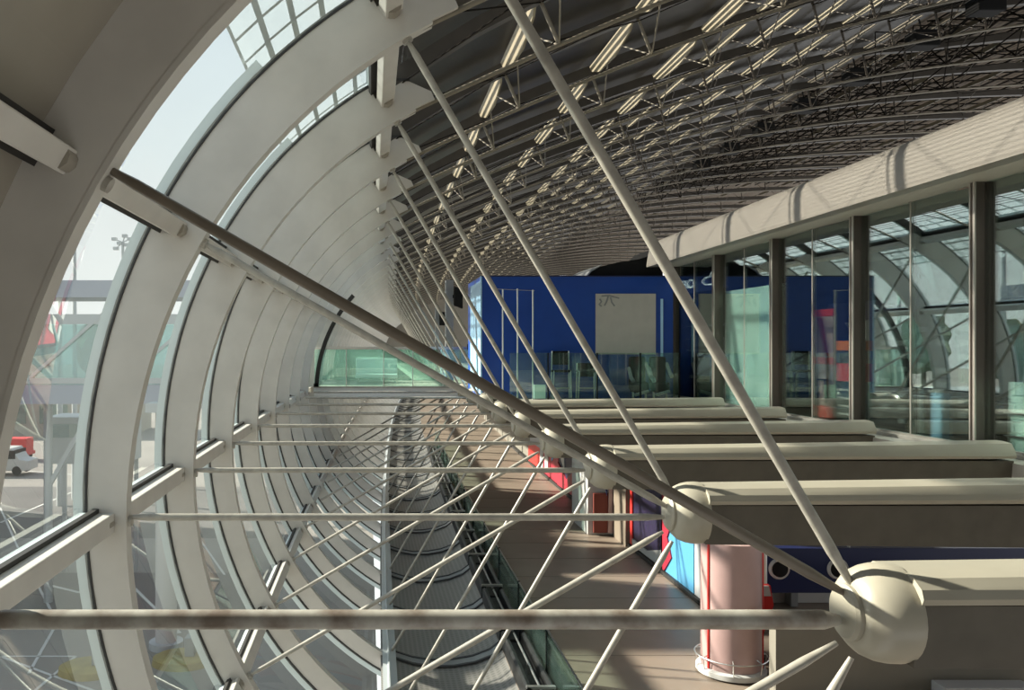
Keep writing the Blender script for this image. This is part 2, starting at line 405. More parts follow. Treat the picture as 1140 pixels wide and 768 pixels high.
# ------------------------------------------------------------------ roof trusses
PX = [780,1470,2160,2505,2850,3195,3540,3885,4230,4575,4920,5610,6300,6990]
TK = list(range(0, NB+1))
for k in TK:
    d = dk(k)
    t = thing('roof_truss', f'{ORD[k]} arched roof truss with strutted chord along the hall', 'truss', W(113,d,915), 'arched roof trusses')
    n = 8 if k < 10 else 6
    xs = list(np.linspace(118, 7900, 40))
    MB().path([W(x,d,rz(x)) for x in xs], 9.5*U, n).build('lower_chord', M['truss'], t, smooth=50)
    sec = []
    for x in np.linspace(70, 7900, 36):
        o = float(np.interp(x, [70,500,900,4200,4700], [105,170,200,200,150])); a = rn(x,o); b = rn(x,o+62)
        sec.append([W(a[0],d-.03,a[1]),W(b[0],d-.03,b[1]),W(b[0],d+.03,b[1]),W(a[0],d+.03,a[1])])
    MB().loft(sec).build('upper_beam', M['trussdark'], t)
    for i,x in enumerate(PX):
        if x > 7300: continue
        a = W(x,d,rz(x)); b = rn(x,205); b = W(b[0],d,b[1])
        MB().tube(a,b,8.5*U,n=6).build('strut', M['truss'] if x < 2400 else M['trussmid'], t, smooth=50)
        if k < NB:
            c0 = rn(x,228); d2 = dk(k+1)
            m2 = MB(); S = []
            for f,hh in ((0.02,10),(.16,30),(.5,44),(.84,36),(.98,14)):
                dd = d+f*(d2-d); hh *= 1.0 if x < 2400 else .5; top = rn(x,250); bot = rn(x,250-2*hh)
                S.append([W(bot[0]-5,dd,bot[1]),W(bot[0]+5,dd,bot[1]),W(top[0]+6,dd,top[1]),W(top[0]-6,dd,top[1])])
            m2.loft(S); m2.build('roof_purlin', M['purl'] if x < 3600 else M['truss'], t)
            if k < 20:
                for e in (0,1):
                    m3 = MB()
                    if e == 0: m3.tube(W(x,d,rz(x)), W(*rn(x,250)[:1], d+.5, rn(x,250)[1]), 4*U, n=5)
                    else: m3.tube(W(*rn(x,250)[:1], d+.5, rn(x,250)[1]), W(x,d2,rz(x)), 4*U, n=5)
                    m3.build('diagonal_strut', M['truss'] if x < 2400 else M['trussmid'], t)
            if k < 12 and i < len(PX)-1:
                x2 = PX[i+1]
                for a_,b_ in ((x,x2),(x2,x)):
                    pa = rn(a_,20); pb = rn(b_,190)
                    MB().tube(W(pa[0],d,pa[1]), W(pb[0],d2,pb[1]), 3.2*U, n=5).build('brace_cable', M['cable'], t)
    if k < 12:
        pa = rn(150,40); pb = rn(780,190)
        MB().tube(W(pa[0],d,pa[1]), W(pb[0],dk(k+1),pb[1]), 3.2*U, n=5).build('brace_cable', M['cable'], t)
        pa = rn(780,20); pb = rn(170,120)
        MB().tube(W(pa[0],d,pa[1]), W(pb[0],dk(k+1),pb[1]), 3.2*U, n=5).build('brace_cable', M['cable'], t)
    # dense grid of rods below the tan ceiling
    if k < 14:
        for xx in (4300, 4600, 4900, 5200, 5500):
            m3 = MB()
            for e in (-.5,.5):
                q = rn(xx+230,250); m3.tube(W(xx,d,rz(xx)+20), W(q[0],d+e,q[1]), 6*U, n=5)
                q = rn(xx-230,250); m3.tube(W(xx,d,rz(xx)+20), W(q[0],d+e,q[1]), 5*U, n=5)
            m3.build('grid_strut', M['cable'], t)
        for q in (0.02,.25,.5,.75):
            MB().path([W(*rn(x,262)[:1], d+q, rn(x,262)[1]) for x in np.linspace(4480,7800,8)], 8*U, 5).build('grid_rod', M['cable'], t)
for i,x in enumerate(np.linspace(4540, 7200, 17)):
    q = rn(x,258)
    stag(struct('trim_%d'%(20+i), MB().path([W(q[0],d,q[1]) for d in np.linspace(A0, A0+14, 15)], 8*U, 5), M['cable']), 'dark rod running along under the tan ceiling')
# black floodlights in a line
for k in range(0, 11):
    for h in ((.25,.75) if k < 5 else (.5,)):
        d = dk(k)+h; q = rn(4420, 120); c = W(q[0],d,q[1])
        f = thing('floodlight', f'black floodlight under the roof after the {ORD[k]} truss' + (', first of a pair' if h == .25 else ', second of a pair' if h == .75 else ''), 'floodlight', c, 'black floodlights in a line under the roof')
        MB().box(q[0]-100,q[0]+100,d-.08,d+.08,q[1]-65,q[1]+65).build('housing', M['black'], f, bevel=.03)
        MB().tube(W(q[0],d,q[1]+45), W(*rn(4420,290)[:1],d,rn(4420,290)[1]), 7*U, n=6).build('bracket', M['black'], f)

# ------------------------------------------------------------------ hubs, cantilever beams and spokes
def beam_sec(x, d, zt, zs, cap=True, f=1.0):
    if cap:
        P = [(-.090,zs),(-.096,zs+12),(-.090,zs+28),(-.066,zt-5),(-.02,zt),(.02,zt),(.066,zt-5),(.090,zs+28),(.096,zs+12),(.090,zs)]
    else:
        P = [(-.080,zs),(-.066,zs-(zs-zt)),(.066,zt),(.080,zs)]
    return [W(x,d+a*f,z) for a,z in P]
for k in range(0, 9):
    d = dk(k); xe = 2591 if k < 6 else 1120
    b = thing('cantilever_beam', (f'{ORD[k]} cream cantilever beam with rounded nose' + (', spoke rods meeting at its hub' if k < 6 else ', stubby one before the glass bridge')), 'beam', W(900,d,-615), 'cream cantilever beams with bulb noses')
    c = W(0,d,-504)
    MB().lathe(c,'x',[(X*U,R*U) for X,R in ((892,1),(892,47),(897,53),(905,53),(908,48))],28).build('hub_plate', M['beam'], b, smooth=35)
    MB().lathe(c,'x',[(X*U,R*U) for X,R in ((904,40),(905,58),(910,68),(922,79),(940,87),(960,91),(980,91.5),(992,90.5)) ],32,1.05).build('nose', M['beam'], b, smooth=40)
    sg = [986, 1500, 2100, xe] if xe > 2000 else [986, xe]
    zt = lambda x: -418+(x-1040)*.014
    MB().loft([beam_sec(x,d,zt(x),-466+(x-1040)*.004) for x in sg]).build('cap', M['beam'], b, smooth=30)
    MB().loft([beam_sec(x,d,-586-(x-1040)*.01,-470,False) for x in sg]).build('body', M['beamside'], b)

SP = {120:('upper',10.8),150:('slanting',11),180:('level',11),210:('lower',9.5),240:('lowest',9.5)}
for k in range(0, 20):
    d = dk(k)
    for t,(nm,r) in SP.items():
        if k >= 11 and t > 150: continue
        if k >= 12 and t > 120: continue
        if k == 0 and t == 180: r = 18
        x0,z0 = ring(t, 62 if t in (180,150) else 76); x1,z1 = ring(t, RI-4)
        z0 += 12*(1 if t < 181 else .5)
        if t == 180: z1 += 12
        if k == 0 and t == 150: z0 += 20; z1 += 34; x1 -= 6
        a = np.array(W(x0,d,z0)); e = np.array(W(x1,d,z1))
        lab = ('thick worn level steel rod crossing the whole lower picture to the first hub' if (k == 0 and t == 180) else
               'dark slanting rod from the shaded rib down to the first hub' if (k == 0 and t == 150) else
               f'{nm} white spoke rod fanning from the {ORD[k]} hub to its rib')
        o = thing('spoke_rod', lab, 'rod', tuple(a), f'{nm} spoke rods of the hubs')
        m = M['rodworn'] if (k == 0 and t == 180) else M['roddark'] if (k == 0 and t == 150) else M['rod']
        v = e-a; L = np.linalg.norm(v); v /= L
        tp = .10 if (k == 0 and t == 180) else .24 if k == 0 else .18
        MB().tube(a+v*tp, e-v*tp, r*U, n=16 if k < 2 else 8).build('rod', m, o, smooth=50)
        MB().tube(a, a+v*tp, r*.55*U, r*U, n=16 if k < 2 else 8).build('end_cone', m, o, smooth=50)
        if k < 6: MB().tube(e-v*tp, e, r*U, r*.55*U, n=8).build('end_cone', m, o, smooth=50)

# ------------------------------------------------------------------ lower floor, trough, sill
dd = [0]+[dk(k) for k in range(0, NB+2)]
mb = MB(); mb.loft([[W(820,d,-1900),W(2620,d,-1900),W(2620,d,-1990),W(820,d,-1990)] for d in dd])
stag(struct('floor', mb, M['floor']), 'beige stone floor of the lower concourse')
mb = MB()
for i in range(0, 46):
    d = 3+i*.62
    mb.box(1000,2400,d,d+.007,-1900,-1898.6)
stag(struct('floor_joints', mb, M['joint']), 'dark joints between the floor slabs')
mb = MB(); mb.loft([[W(2620,d,-1905),W(6000,d,-1905),W(6000,d,-1990),W(2620,d,-1990)] for d in (0,8,16,23)])
stag(struct('floor_under_lounge', mb, M['floor']), 'lower floor under the lounge')
tp = [(60,-1960),(150,-1975),(260,-2010),(380,-2030),(520,-2026),(650,-2003),(760,-1960),(822,-1912)]
mb = MB(); mb.loft([[W(x,d,z) for x,z in tp]+[W(x,d,z-25) for x,z in reversed(tp)] for d in dd[1:]])
stag(struct('floor_trough', mb, M['perf'], smooth=40), 'perforated metal trough beside the glazing')
for k in range(0, NB):
    o = thing('trough_rib', f'pair of dark curved bands across the trough at the {ORD[k]} rib', 'band', W(400,dk(k),-2040), 'dark bands across the perforated trough')
    for off in (-.06,.06):
        MB().loft([[W(x,dk(k)+off-.011,z+3),W(x,dk(k)+off+.011,z+3),W(x,dk(k)+off+.011,z+14),W(x,dk(k)+off-.011,z+14)] for x,z in tp[1:]]).build('band', M['rubber'], o)
    MB().loft([[W(x,dk(k)-.05,z+2),W(x,dk(k)+.05,z+2),W(x,dk(k)+.05,z+8),W(x,dk(k)-.05,z+8)] for x,z in tp[1:]]).build('strip', M['greymetal'], o)
mb = MB(); mb.loft([[W(72,d,-1935),W(100,d,-1935),W(104,d,-1915),W(112,d,-1915),W(116,d,-1938),W(155,d,-1945),W(155,d,-1990),W(72,d,-1990)] for d in dd[1:]])
stag(struct('trim_1', mb, M['stripw']), 'bright aluminium sill along the foot of the glazing')

# black channel with a silver rail, in sections
for k in range(0, 15):
    o = thing('service_channel', f'{ORD[k]} section of the black channel with silver rail beside the trough', 'channel', W(900,dk(k),-1900), 'sections of the black service channel')
    d0,d1 = dk(k)+.03, dk(k+1)-.03
    MB().loft([[W(x,d,z) for x,z in ((818,-1900),(818,-1815),(832,-1805),(850,-1812),(862,-1880),(940,-1880),(946,-1822),(962,-1812),(975,-1820),(980,-1900))] for d in (d0,d1)]).build('trough', M['channel'], o)
    MB().tube(W(900,d0,-1822),W(900,d1,-1822),7*U,n=8).build('rail', M['steel'], o, smooth=50)
    MB().box(822,976,d0+.0,d0+.025,-1815,-1800).build('cross_bar', M['steel'], o, bevel=.005)
    MB().box(893,907,d0+.4,d0+.415,-1885,-1824).build('rail_post', M['steel'], o)

# glass balustrade along the lower floor
for k in range(0, 15):
    o = thing('glass_balustrade', f'{ORD[k]} glass balustrade panel along the black channel', 'balustrade', W(1000,dk(k)+.4,-1900), 'glass balustrade panels along the channel')
    d0,d1 = dk(k)+.40, dk(k+1)+.40
    MB().box(996,1001,d0+.01,d1-.01,-1890,-1615).build('pane', M['glassb'], o)
    MB().box(992,1005,d0-.006,d0+.006,-1900,-1605).build('post', M['black'], o)
    MB().box(994,1003,d0+.01,d1-.01,-1615,-1609).build('handrail', M['steel'], o)

# ------------------------------------------------------------------ lounge wall, fascia, slabs
def sbox(name, label, m, *a, sw=False, **kw): return stag(struct(name, MB().box(*a, sw=sw), m, **kw), label)
sbox('floor_upper', 'upper floor slab under the lounge', M['ledge'], 2591, 5200, 1.0, 8.0, -640, -479)
sbox('baseboard_right', 'pale upstand under the lounge glazing', M['ledge'], 2700, 2745, 1.0, 8.0, -479, -462)
sbox('wall_lounge_back', 'dark back wall of the lounge', M['inside'], 5000, 5100, 1.0, 8.2, -479, 900)
sbox('wall_lounge_end', 'dark end wall of the lounge', M['inside'], 2760, 5100, 8.05, 8.15, -479, 900)
sbox('wall_lounge_near', 'dark near wall of the lounge', M['inside'], 2760, 5100, .9, 1.0, -479, 900)
sbox('ceiling_lounge', 'lounge ceiling', M['inside'], 2600, 5100, .9, 8.15, 742, 860)
sbox('floor_lounge', 'lounge floor', M['insfloor'], 2745, 5000, 1.0, 8.05, -479, -474)
# fascia
def fz(d): return 1.0-(d-3.0)*.012
prof = [(2470,728),(2462,742),(2468,790),(2478,850),(2492,905),(2520,950),(2565,975),(2640,985),(2640,860),(2600,800),(2560,745),(2600,735)]
mb = MB(); mb.loft([[W(x,d,z*fz(d),False) for x,z in prof] for d in (0.6,2,3,4,5,6,7,7.6,7.95)])
stag(struct('trim_2', mb, M['fascia'], smooth=35), 'curved white fascia above the lounge glazing')
mb = MB(); mb.loft([[W(2466,d,846*fz(d)-4,False),W(2477.0,d,846*fz(d)-4,False),W(2478.5,d,846*fz(d)+1,False),W(2468,d,846*fz(d)+1,False)] for d in (0.6,2,3,4,5,6,7,7.94)])
mb = MB(); mb.loft([[W(x,d,z*fz(d),False) for x,z in ((2560,728),(2745,728),(2745,745),(2560,745))] for d in (0.6,3,5,7.95)])
stag(struct('trim_4', mb, M['soffit']), 'grey soffit under the fascia')
mb = MB(); mb.loft([[W(x,d,z*fz(d),False) for x,z in ((2462,722),(2478,722),(2560,727),(2562,740),(2462,742))] for d in (0.6,3,5,7.95)])
stag(struct('trim_3', mb, M['fascia']), 'lit lower lip of the fascia')
# roof deck of the lounge (hidden from below, keeps the sky out)
sbox('roof_lounge', 'flat roof of the lounge', M['inside'], 2640, 5100, .9, 8.1, 860, 900)
# mullions and panes
for j,d in enumerate((2.0,3.0,4.0,5.0,6.0,7.0,8.0)):
    o = thing('mullion', f'brown metal mullion of the lounge glazing, {ORD[j]} along the hall', 'mullion', W(2732,d,-479,False), 'mullions of the lounge glazing')
    MB().box(2690,2755,d-.022,d+.022,-479,735*fz(d),False).build('post', M['mull'], o)
    MB().box(2684,2690,d-.024,d-.010,-479,735*fz(d),False).build('edge_strip', M['mullh'], o)
    MB().box(2684,2690,d+.006,d+.014,-479,735*fz(d),False).build('edge_strip', M['mullh'], o)
for j,d in enumerate((1.0,2.0,3.0,4.0,5.0,6.0,7.0)):
    wn[0] += 1
    w = MB().box(2730,2735,d+.022,d+.978,-462,732*fz(d+1),False).build(f'window_{wn[0]}', M['glassr'])
    stag(w, f'tall lounge window with reflections, {ORD[j]} along the hall')
    MB().box(2726,2730,d+.515,d+.523,-462,732*fz(d+1),False).build('glass_joint', M['mullh'], w)
    MB().box(2722,2745,d+.022,d+.978,-466,-452,False).build('bottom_rail', M['mullh'], w)

# lounge contents
def simple(name, label, cat, m, boxes, group=None, bevel=0, sw=False):
    mb = MB()
    for b in boxes: mb.box(*b, sw=sw)
    return tag(mb.build(name, m, bevel=bevel), label, cat, group)
simple('partition_panel', 'pale mint partition panel behind the lounge glass', 'panel', M['mint'], [(2790,2805,6.06,7.02,-474,412)], bevel=.01)
simple('counter_panel', 'low mint counter panel behind the closest lounge window', 'panel', M['mint'], [(2800,2815,3.0,3.93,-474,-165)])
o = thing('handrail', 'thin steel handrail before the low mint counter', 'rail', W(2780,3.5,-474,False))
for z in (-300,-400): MB().tube(W(2782,3.05,z,False),W(2782,3.93,z,False),5*U,n=6).build('bar', M['steel'], o)
for d in (3.1,3.5,3.9): MB().tube(W(2782,d,-474,False),W(2782,d,-290,False),6*U,n=6).build('post', M['steel'], o)
o = thing('display_banner', 'tall red and pink display banner in the lounge window', 'banner', W(2950,5.83,-474,False))
MB().box(2950,2962,5.70,5.96,-474,200,False).build('panel', M['pink'], o)
for z0,z1 in ((-474,-400),(-130,-85),(180,225)): MB().box(2944,2950,5.695,5.965,z0,z1,False).build('red_band', M['red'], o)
MB().prism([((5.90)*3.2,(EYE+170)*U),(5.84*3.2,(EYE+170)*U),(5.76*3.2,(EYE-80)*U),(5.80*3.2,(EYE-80)*U)],'x',2944*U,2950*U).build('red_stripe', M['crimson'], o)
MB().path([W(2940,5.90,-400,False),W(2940,5.90,-230,False),W(2940,5.78,-230,False),W(2940,5.78,-380,False)],8*U,6).build('black_frame', M['black'], o)
o = thing('drinks_stand', 'orange-banded drinks stand beside the red banner', 'stand', W(3000,5.56,-474,False))
MB().box(2955,3060,5.46,5.66,-474,20,False).build('cabinet', M['glassj'], o)
MB().box(2950,3065,5.455,5.665,-40,20,False).build('top_band', M['orange'], o)
MB().box(2950,3065,5.455,5.665,-230,-120,False).build('middle_band', M['red'], o)
for z in (-290,-340,-390,-440):
    MB().box(2948,2955,5.47,5.65,z,z+12,False).build('shelf', M['white'], o)
o = thing('dark_kiosk', 'dark maroon kiosk with white slanted sign behind the banner', 'kiosk', W(3250,5.6,-474,False))
MB().box(3120,3400,5.3,6.1,-474,270,False).build('body', M['violet'], o)
MB().prism([(5.86*3.2,(EYE+140)*U),(5.60*3.2,(EYE+150)*U),(5.60*3.2,(EYE+10)*U),(5.72*3.2,(EYE+20)*U)],'x',3105*U,3118*U).build('sign', M['white'], o)
o = thing('shelving', 'tall dark shelving stacked with boxes behind the glass', 'shelving', W(3050,4.8,-474,False))
MB().box(2960,3150,4.36,5.26,-474,190,False).build('carcass', M['rubber'], o)
for i in range(9):
    MB().box(2945,2962,4.36,5.26,-460+i*72,-454+i*72,False).build('shelf', M['rubber'], o)
for i in range(8):
    for j in range(5):
        if (i*5+j*3)%4: MB().box(2950,2960,4.42+j*.17,4.50+j*.17,-440+i*72,-412+i*72,False).build('label_card', M['greymetal'], o)
o = thing('crowd_post', 'slim steel post with round foot behind the lounge glass', 'post', W(2810,4.57,-474,False))
MB().tube(W(2810,4.57,-474,False),W(2810,4.57,-95,False),14*U,n=12).build('pole', M['steel'], o, smooth=50)
MB().tube(W(2810,4.57,-474,False),W(2810,4.57,-462,False),40*U,n=16).build('foot', M['steel'], o, smooth=50)
o = thing('bin', 'pale square bin beside the steel post', 'bin', W(2830,4.48,-474,False))
MB().box(2800,2850,4.40,4.48,-474,-230,False).build('body', M['paleblue'], o, bevel=.02)
MB().box(2796,2854,4.395,4.485,-240,-225,False).build('lid', M['white'], o)
o = thing('shop_counter', 'dark glazed shop counter with shelves at the end window', 'counter', W(2900,7.5,-474,False))
MB().box(2830,3200,7.1,7.95,-474,60,False).build('carcass', M['rubber'], o)
for z in (-60,40,150): MB().box(2815,2835,7.1,7.95,z,z+10,False).build('shelf', M['greymetal'], o)
MB().box(2812,2822,7.25,7.8,-20,80,False).build('menu_board', M['greymetal'], o)
for j in range(3):
    q = thing('lounge_stool', f'white-topped stool at the end lounge window, {ORD[j]} along', 'stool', W(2790,7.2+.25*j,-474,False), 'stools at the end window')
    MB().tube(W(2790,7.2+.25*j,-474,False),W(2790,7.2+.25*j,-290,False),8*U,n=8).build('stem', M['black'], q)
    MB().tube(W(2790,7.2+.25*j,-290,False),W(2790,7.2+.25*j,-265,False),38*U,n=16).build('seat', M['white'], q)
o = thing('boarding_sign', 'navy sign with white letters and aircraft outline behind the end window', 'sign', W(2775,7.4,450,False))
MB().box(2760,2772,6.9,7.96,440,600,False).build('panel', M['navy'], o)
tx = text_part('BO', .34, 'lettering', M['lit'], o, W(2756,7.90,480,False), (PI/2,0,-PI/2)); tx.scale = (2.0,1.05,1)
pl = [(0,0),(.12,.07),(.34,.08),(.42,.16),(.48,.16),(.46,.06),(.58,.05),(.62,0),(.56,-.06),(.36,-.09),(.12,-.07)]
cc = W(2757,7.43,515,False)
MB().path([(cc[0], cc[1]-a*1.6, cc[2]+b*1.3) for a,b in pl], .016, 6, closed=True).build('aircraft_outline', M['lit'], o)

# ------------------------------------------------------------------ bridge, blue box, mid floor
sbox('floor_bridge', 'floor of the glass bridge across the hall', M['soffit'], -560, 2732, 10.2, 12.0, -600, -479)
sbox('floor_landing', 'landing floor before the blue box', M['ledge'], 1120, 2732, 7.62, 10.2, -560, -479)
o = thing('bridge_beam', 'pale edge beam of the glass bridge', 'beam', W(0,10.15,-600))
MB().box(-690,1000,10.10,10.2,-610,-478).build('web', M['bridgepaint'], o)
MB().box(-690,1000,10.07,10.2,-490,-474).build('top_lip', M['ledge'], o)
for j,(x0,x1) in enumerate(((-690,-330),(-325,90),(95,420),(425,760),(765,1090))):
    o = thing('bridge_glazing', f'{ORD[j]} green glass panel of the bridge counted from the ribs', 'panel', W(x0,10.14,-478), 'green glass panels of the bridge')
    MB().box(x0,x1,10.135,10.145,-474,-40).build('pane', M['glassg'], o)
    MB().box(x0,x1,10.12,10.16,-60,-30).build('handrail', M['steel'], o)
    MB().box(x1-4,x1+4,10.12,10.16,-474,-40).build('post', M['steel'], o)
sbox('bridge_back_panel', 'green glass on the far side of the bridge', M['glassg'], -640, 900, 11.95, 11.96, -479, -60)
# dark frame arch where the bridge meets the ribs
o = thing('screen_frame', 'dark curved frame of the glass screen where the bridge meets the ribs', 'frame', W(-640,10.05,-478))
arc_solid(MB(), 10.05-A0, 178, 138, RI-85, RI-40, .03).build('arch', M['channel'], o, smooth=30)
MB().box(-690,-640,10.02,10.08,-478,-440).build('foot', M['channel'], o)
o = thing('bench', 'green upholstered bench on the glass bridge', 'bench', W(-50,11.2,-479))
MB().box(-260,260,11.0,11.3,-420,-370).build('seat', M['mint'], o, bevel=.03)
MB().box(-260,260,11.3,11.36,-400,-180).build('backrest', M['mint'], o, bevel=.03)
for x in (-230,230): MB().box(x-10,x+10,11.05,11.25,-479,-420).build('leg', M['steel'], o)

o = thing('blue_pavilion', 'large dark blue box pavilion on the upper landing', 'pavilion', W(1800,8.0,-479,False))
bx0, bx1 = 1000, 2700
MB().box(bx0,bx1,7.95,9.0,-479,604,False).build('walls', M['blue'], o, bevel=.02)
MB().box(bx0-6,bx0,7.97,8.75,-440,560,False).build('painted_sunlit_side', M['paleblue'], o)  # pale sheet painting sun and sky reflection onto the blue side
MB().box(bx0-8,bx0+4,7.94,7.96,-479,604,False).build('corner_strip', M['paleblue'], o)
MB().box(2585,2605,7.935,7.95,-200,400,False).build('light_strip', M['paleblue'], o)
MB().box(bx0-4,bx1,7.94,7.95,596,606,False).build('top_trim', M['navy'], o)
o = thing('wall_poster', 'grey poster with faint dark strokes on the blue pavilion', 'poster', W(2280,7.94,-90,False))
MB().box(2010,2540,7.935,7.948,-90,445,False).build('sheet', M['board'], o)
mk = MB()
def strokes(mb, pts, d, r):
    mb.path([W(x,d,z,False) for x,z in pts], r, 5)
strokes(mk, [(2060,335),(2040,350),(2060,375),(2045,400)],7.934,.03)
strokes(mk, [(2120,425),(2105,380),(2085,340)],7.934,.025)
strokes(mk, [(2060,425),(2130,428),(2215,405)],7.934,.022)
strokes(mk, [(2140,415),(2150,370),(2175,335)],7.934,.025)
mk.build('ink_strokes', M['ink'], o)
o = thing('pole_frame', 'three thin steel poles joined by a top bar before the blue pavilion', 'frame', W(1290,7.78,-479,False))
for x,z in ((1165,475),(1292,480),(1425,470)):
    MB().tube(W(x,7.78,-479,False),W(x,7.78,z,False),7.5*U,n=8).build('pole', M['steel'], o, smooth=50)
MB().tube(W(1090,7.78,478,False),W(1440,7.78,462,False),3*U,n=6).build('top_bar', M['steel'], o)
# glass rail before the pavilion
for j,(x0,x1) in enumerate(((1210,1540),(1545,1960),(1965,2330),(2335,2660))):
    o = thing('landing_balustrade', f'{ORD[j]} glass balustrade panel before the blue pavilion', 'balustrade', W(x0,7.68,-479,False), 'glass balustrade panels of the landing')
    MB().box(x0,x1,7.677,7.683,-470,-75,False).build('pane', M['glassb'], o)
    MB().box(x1-6,x1,7.665,7.695,-479,-75,False).build('post', M['black'], o)
simple('landing_sign', 'small pale panel standing at the pavilion foot', 'panel', M['mint'], [(1430,1530,7.75,7.76,-470,-350)])
def stool(x, d, h, w, lab):
    o = thing('bar_stool', lab, 'stool', W(x,d,-479,False), 'metal framed chairs before the blue pavilion')
    for sx in (-1,1):
        for sd in (-.04,.04):
            MB().tube(W(x+sx*w,d+sd,-479,False),W(x+sx*w*.9,d+sd,h if sd > 0 else -230,False),6.5*U,n=6).build('leg', M['steel'], o)
    MB().box(x-w,x+w,d-.045,d+.045,-245,-225,False).build('seat', M['black'], o, bevel=.02)
    MB().box(x-w*.9,x+w*.9,d+.035,d+.045,h-120,h,False).build('backrest', M['black'], o, bevel=.02)
    MB().tube(W(x-w,d-.04,-380,False),W(x+w,d-.04,-380,False),5*U,n=6).build('footrest', M['steel'], o)
stool(1680,7.82,-60,80,'tall dark framed chair by the blue wall under the poles')
stool(1895,7.80,-165,80,'shorter framed chair standing before the blue wall')
for j,(x,lab) in enumerate(((2360,'black lounge armchair with white arms under the poster'),(2540,'black lounge armchair with white arms by the end mullion'))):
    o = thing('lounge_armchair', lab, 'armchair', W(x,7.82,-479,False), 'black lounge armchairs with white arms')
    MB().box(x-70,x+70,7.76,7.88,-420,-330,False).build('seat', M['black'], o, bevel=.06)
    MB().box(x-70,x+70,7.86,7.92,-400,-110,False).build('backrest', M['black'], o, bevel=.06)
    for sx in (-1,1):
        MB().path([W(x+sx*75,7.74,-300+sx*20,False),W(x+sx*80,7.80,-270+sx*20,False),W(x+sx*75,7.88,-190+sx*20,False)], 17*U, 8).build('armrest', M['white'], o, smooth=50)
    MB().path([W(x-60,7.75,-440,False),W(x+60,7.75,-405,False)], 14*U, 8).build('front_bar', M['white'], o, smooth=50)
    for sx in (-1,1): MB().tube(W(x+sx*55,7.82,-479,False),W(x+sx*55,7.82,-415,False),10*U,n=8).build('leg', M['steel'], o)
o = thing('column', 'grey steel column with black loudspeakers beside the pavilion', 'column', W(900,11.0,-479))
MB().box(845,940,10.95,11.05,-479,780).build('shaft', M['greymetal'], o)
o2 = thing('loudspeaker', 'black loudspeaker hung on the grey column', 'loudspeaker', W(990,10.95,480))
MB().hexa([W(945,10.9,470),W(1050,10.9,430),W(1050,11.0,430),W(945,11.0,470),W(945,10.9,700),W(1050,10.9,680),W(1050,11.0,680),W(945,11.0,700)]).build('cabinet', M['black'], o2, bevel=.03)
MB().box(930,950,10.94,10.96,560,600).build('bracket', M['black'], o2)
o = thing('column', 'slim grey column farther along with a dark loudspeaker', 'column', W(880,13.5,-479))
MB().box(845,905,13.45,13.55,-479,560).build('shaft', M['greymetal'], o)
o2 = thing('loudspeaker', 'small black loudspeaker on the farther slim column', 'loudspeaker', W(950,13.45,280))
MB().box(906,1000,13.4,13.5,280,480).build('cabinet', M['black'], o2, bevel=.03)
simple('floor_far', 'x', 'x', M['ledge'], [(700,2732,12.0,23.0,-560,-479)])
for ob in list(COL.objects):
    if ob.name == 'floor_far':
        stag(ob, 'upper floor beyond the bridge'); del ob['category']
o = thing('sign_stand', 'black cross-shaped sign stand beside the blue pavilion', 'stand', W(975,9.6,-479))
MB().box(1012,1028,9.60,9.62,-479,70).build('pole', M['black'], o)
MB().box(985,1055,9.60,9.62,-60,0).build('sign', M['black'], o)
# black canopy between the pavilion and the end of the fascia
o = thing('dark_canopy', 'black curved canopy above the blue pavilion', 'canopy', W(2300,8.4,604,False))
cv = [(1950,600),(2000,650),(2100,700),(2250,735),(2420,760),(2560,800),(2640,880),(2640,600)]
MB().loft([[W(x,d,z,False) for x,z in cv] for d in (8.05,8.9)]).build('shell', M['black'], o)
MB().loft([[W(x,d,z,False) for x,z in ((1945,606),(1990,662),(2090,712),(2090,704),(2000,652),(1952,600))] for d in (8.03,8.9)]).build('edge', M['greymetal'], o)

# ------------------------------------------------------------------ lower level: posters, kiosk, walls
mb = MB(); mb.loft([[W(2440,d,-1900),W(2600,d,-1900),W(2600,d,-600),W(2440,d,-600)] for d in (5.9,8,10,12,14,17,20,23)])
stag(struct('wall_right', mb, M['taupe']), 'lower wall behind the advertising panels')
mb = MB(); mb.loft([[W(2380,d,-1900),W(2440,d,-1900),W(2440,d,-1868),W(2380,d,-1868)] for d in (5.9,8,10,12,14,17)])
stag(struct('baseboard_lower', mb, M['gasket']), 'black plinth under the advertising panels')
def poster(d0, d1, m, lab, deco, x=2405, z1=-640):
    o = thing('advertising_panel', lab, 'poster', W(x,d0,-1868), 'advertising panels along the lower wall')
    MB().box(x,2438,d0,d1,-1866,z1).build('panel', m, o)
    for nm,mm,poly in deco:
        P = [(d0+(d1-d0)*a, -1860+(z1+1854)*b) for a,b in poly]
        xs_ = (sway((d0+d1)/2)+x)*U
        MB().prism([(a*3.2,(EYE+b)*U) for a,b in P],'x',xs_-.03,xs_+.012).build(nm, mm, o)
    return o
zig = [(0.0,0),(.10,.0),(.34,.12),(.20,.24),(.42,.40),(.22,.52),(.45,.66),(.24,.78),(.40,1),(0.0,1)]
zig = [(1-a,b) for a,b in zig]
poster(6.28,6.70,M['postgrey'],'pale grey advertising panel with dark marks beside the red kiosk',
       [('dark_mark',M['ink'],[(.35,.86),(.55,.9),(.5,.8),(.6,.72),(.4,.76)]),('white_diagonal',M['white'],[(.05,.15),(.9,.55),(.9,.62),(.05,.25)])])
poster(6.72,7.46,M['sky'],'sky blue advertising panel with red zigzag edge',[('red_zigzag',M['crimson'],zig),('white_bar',M['white'],[(.95,0),(1,0),(1,1),(.95,1)])])
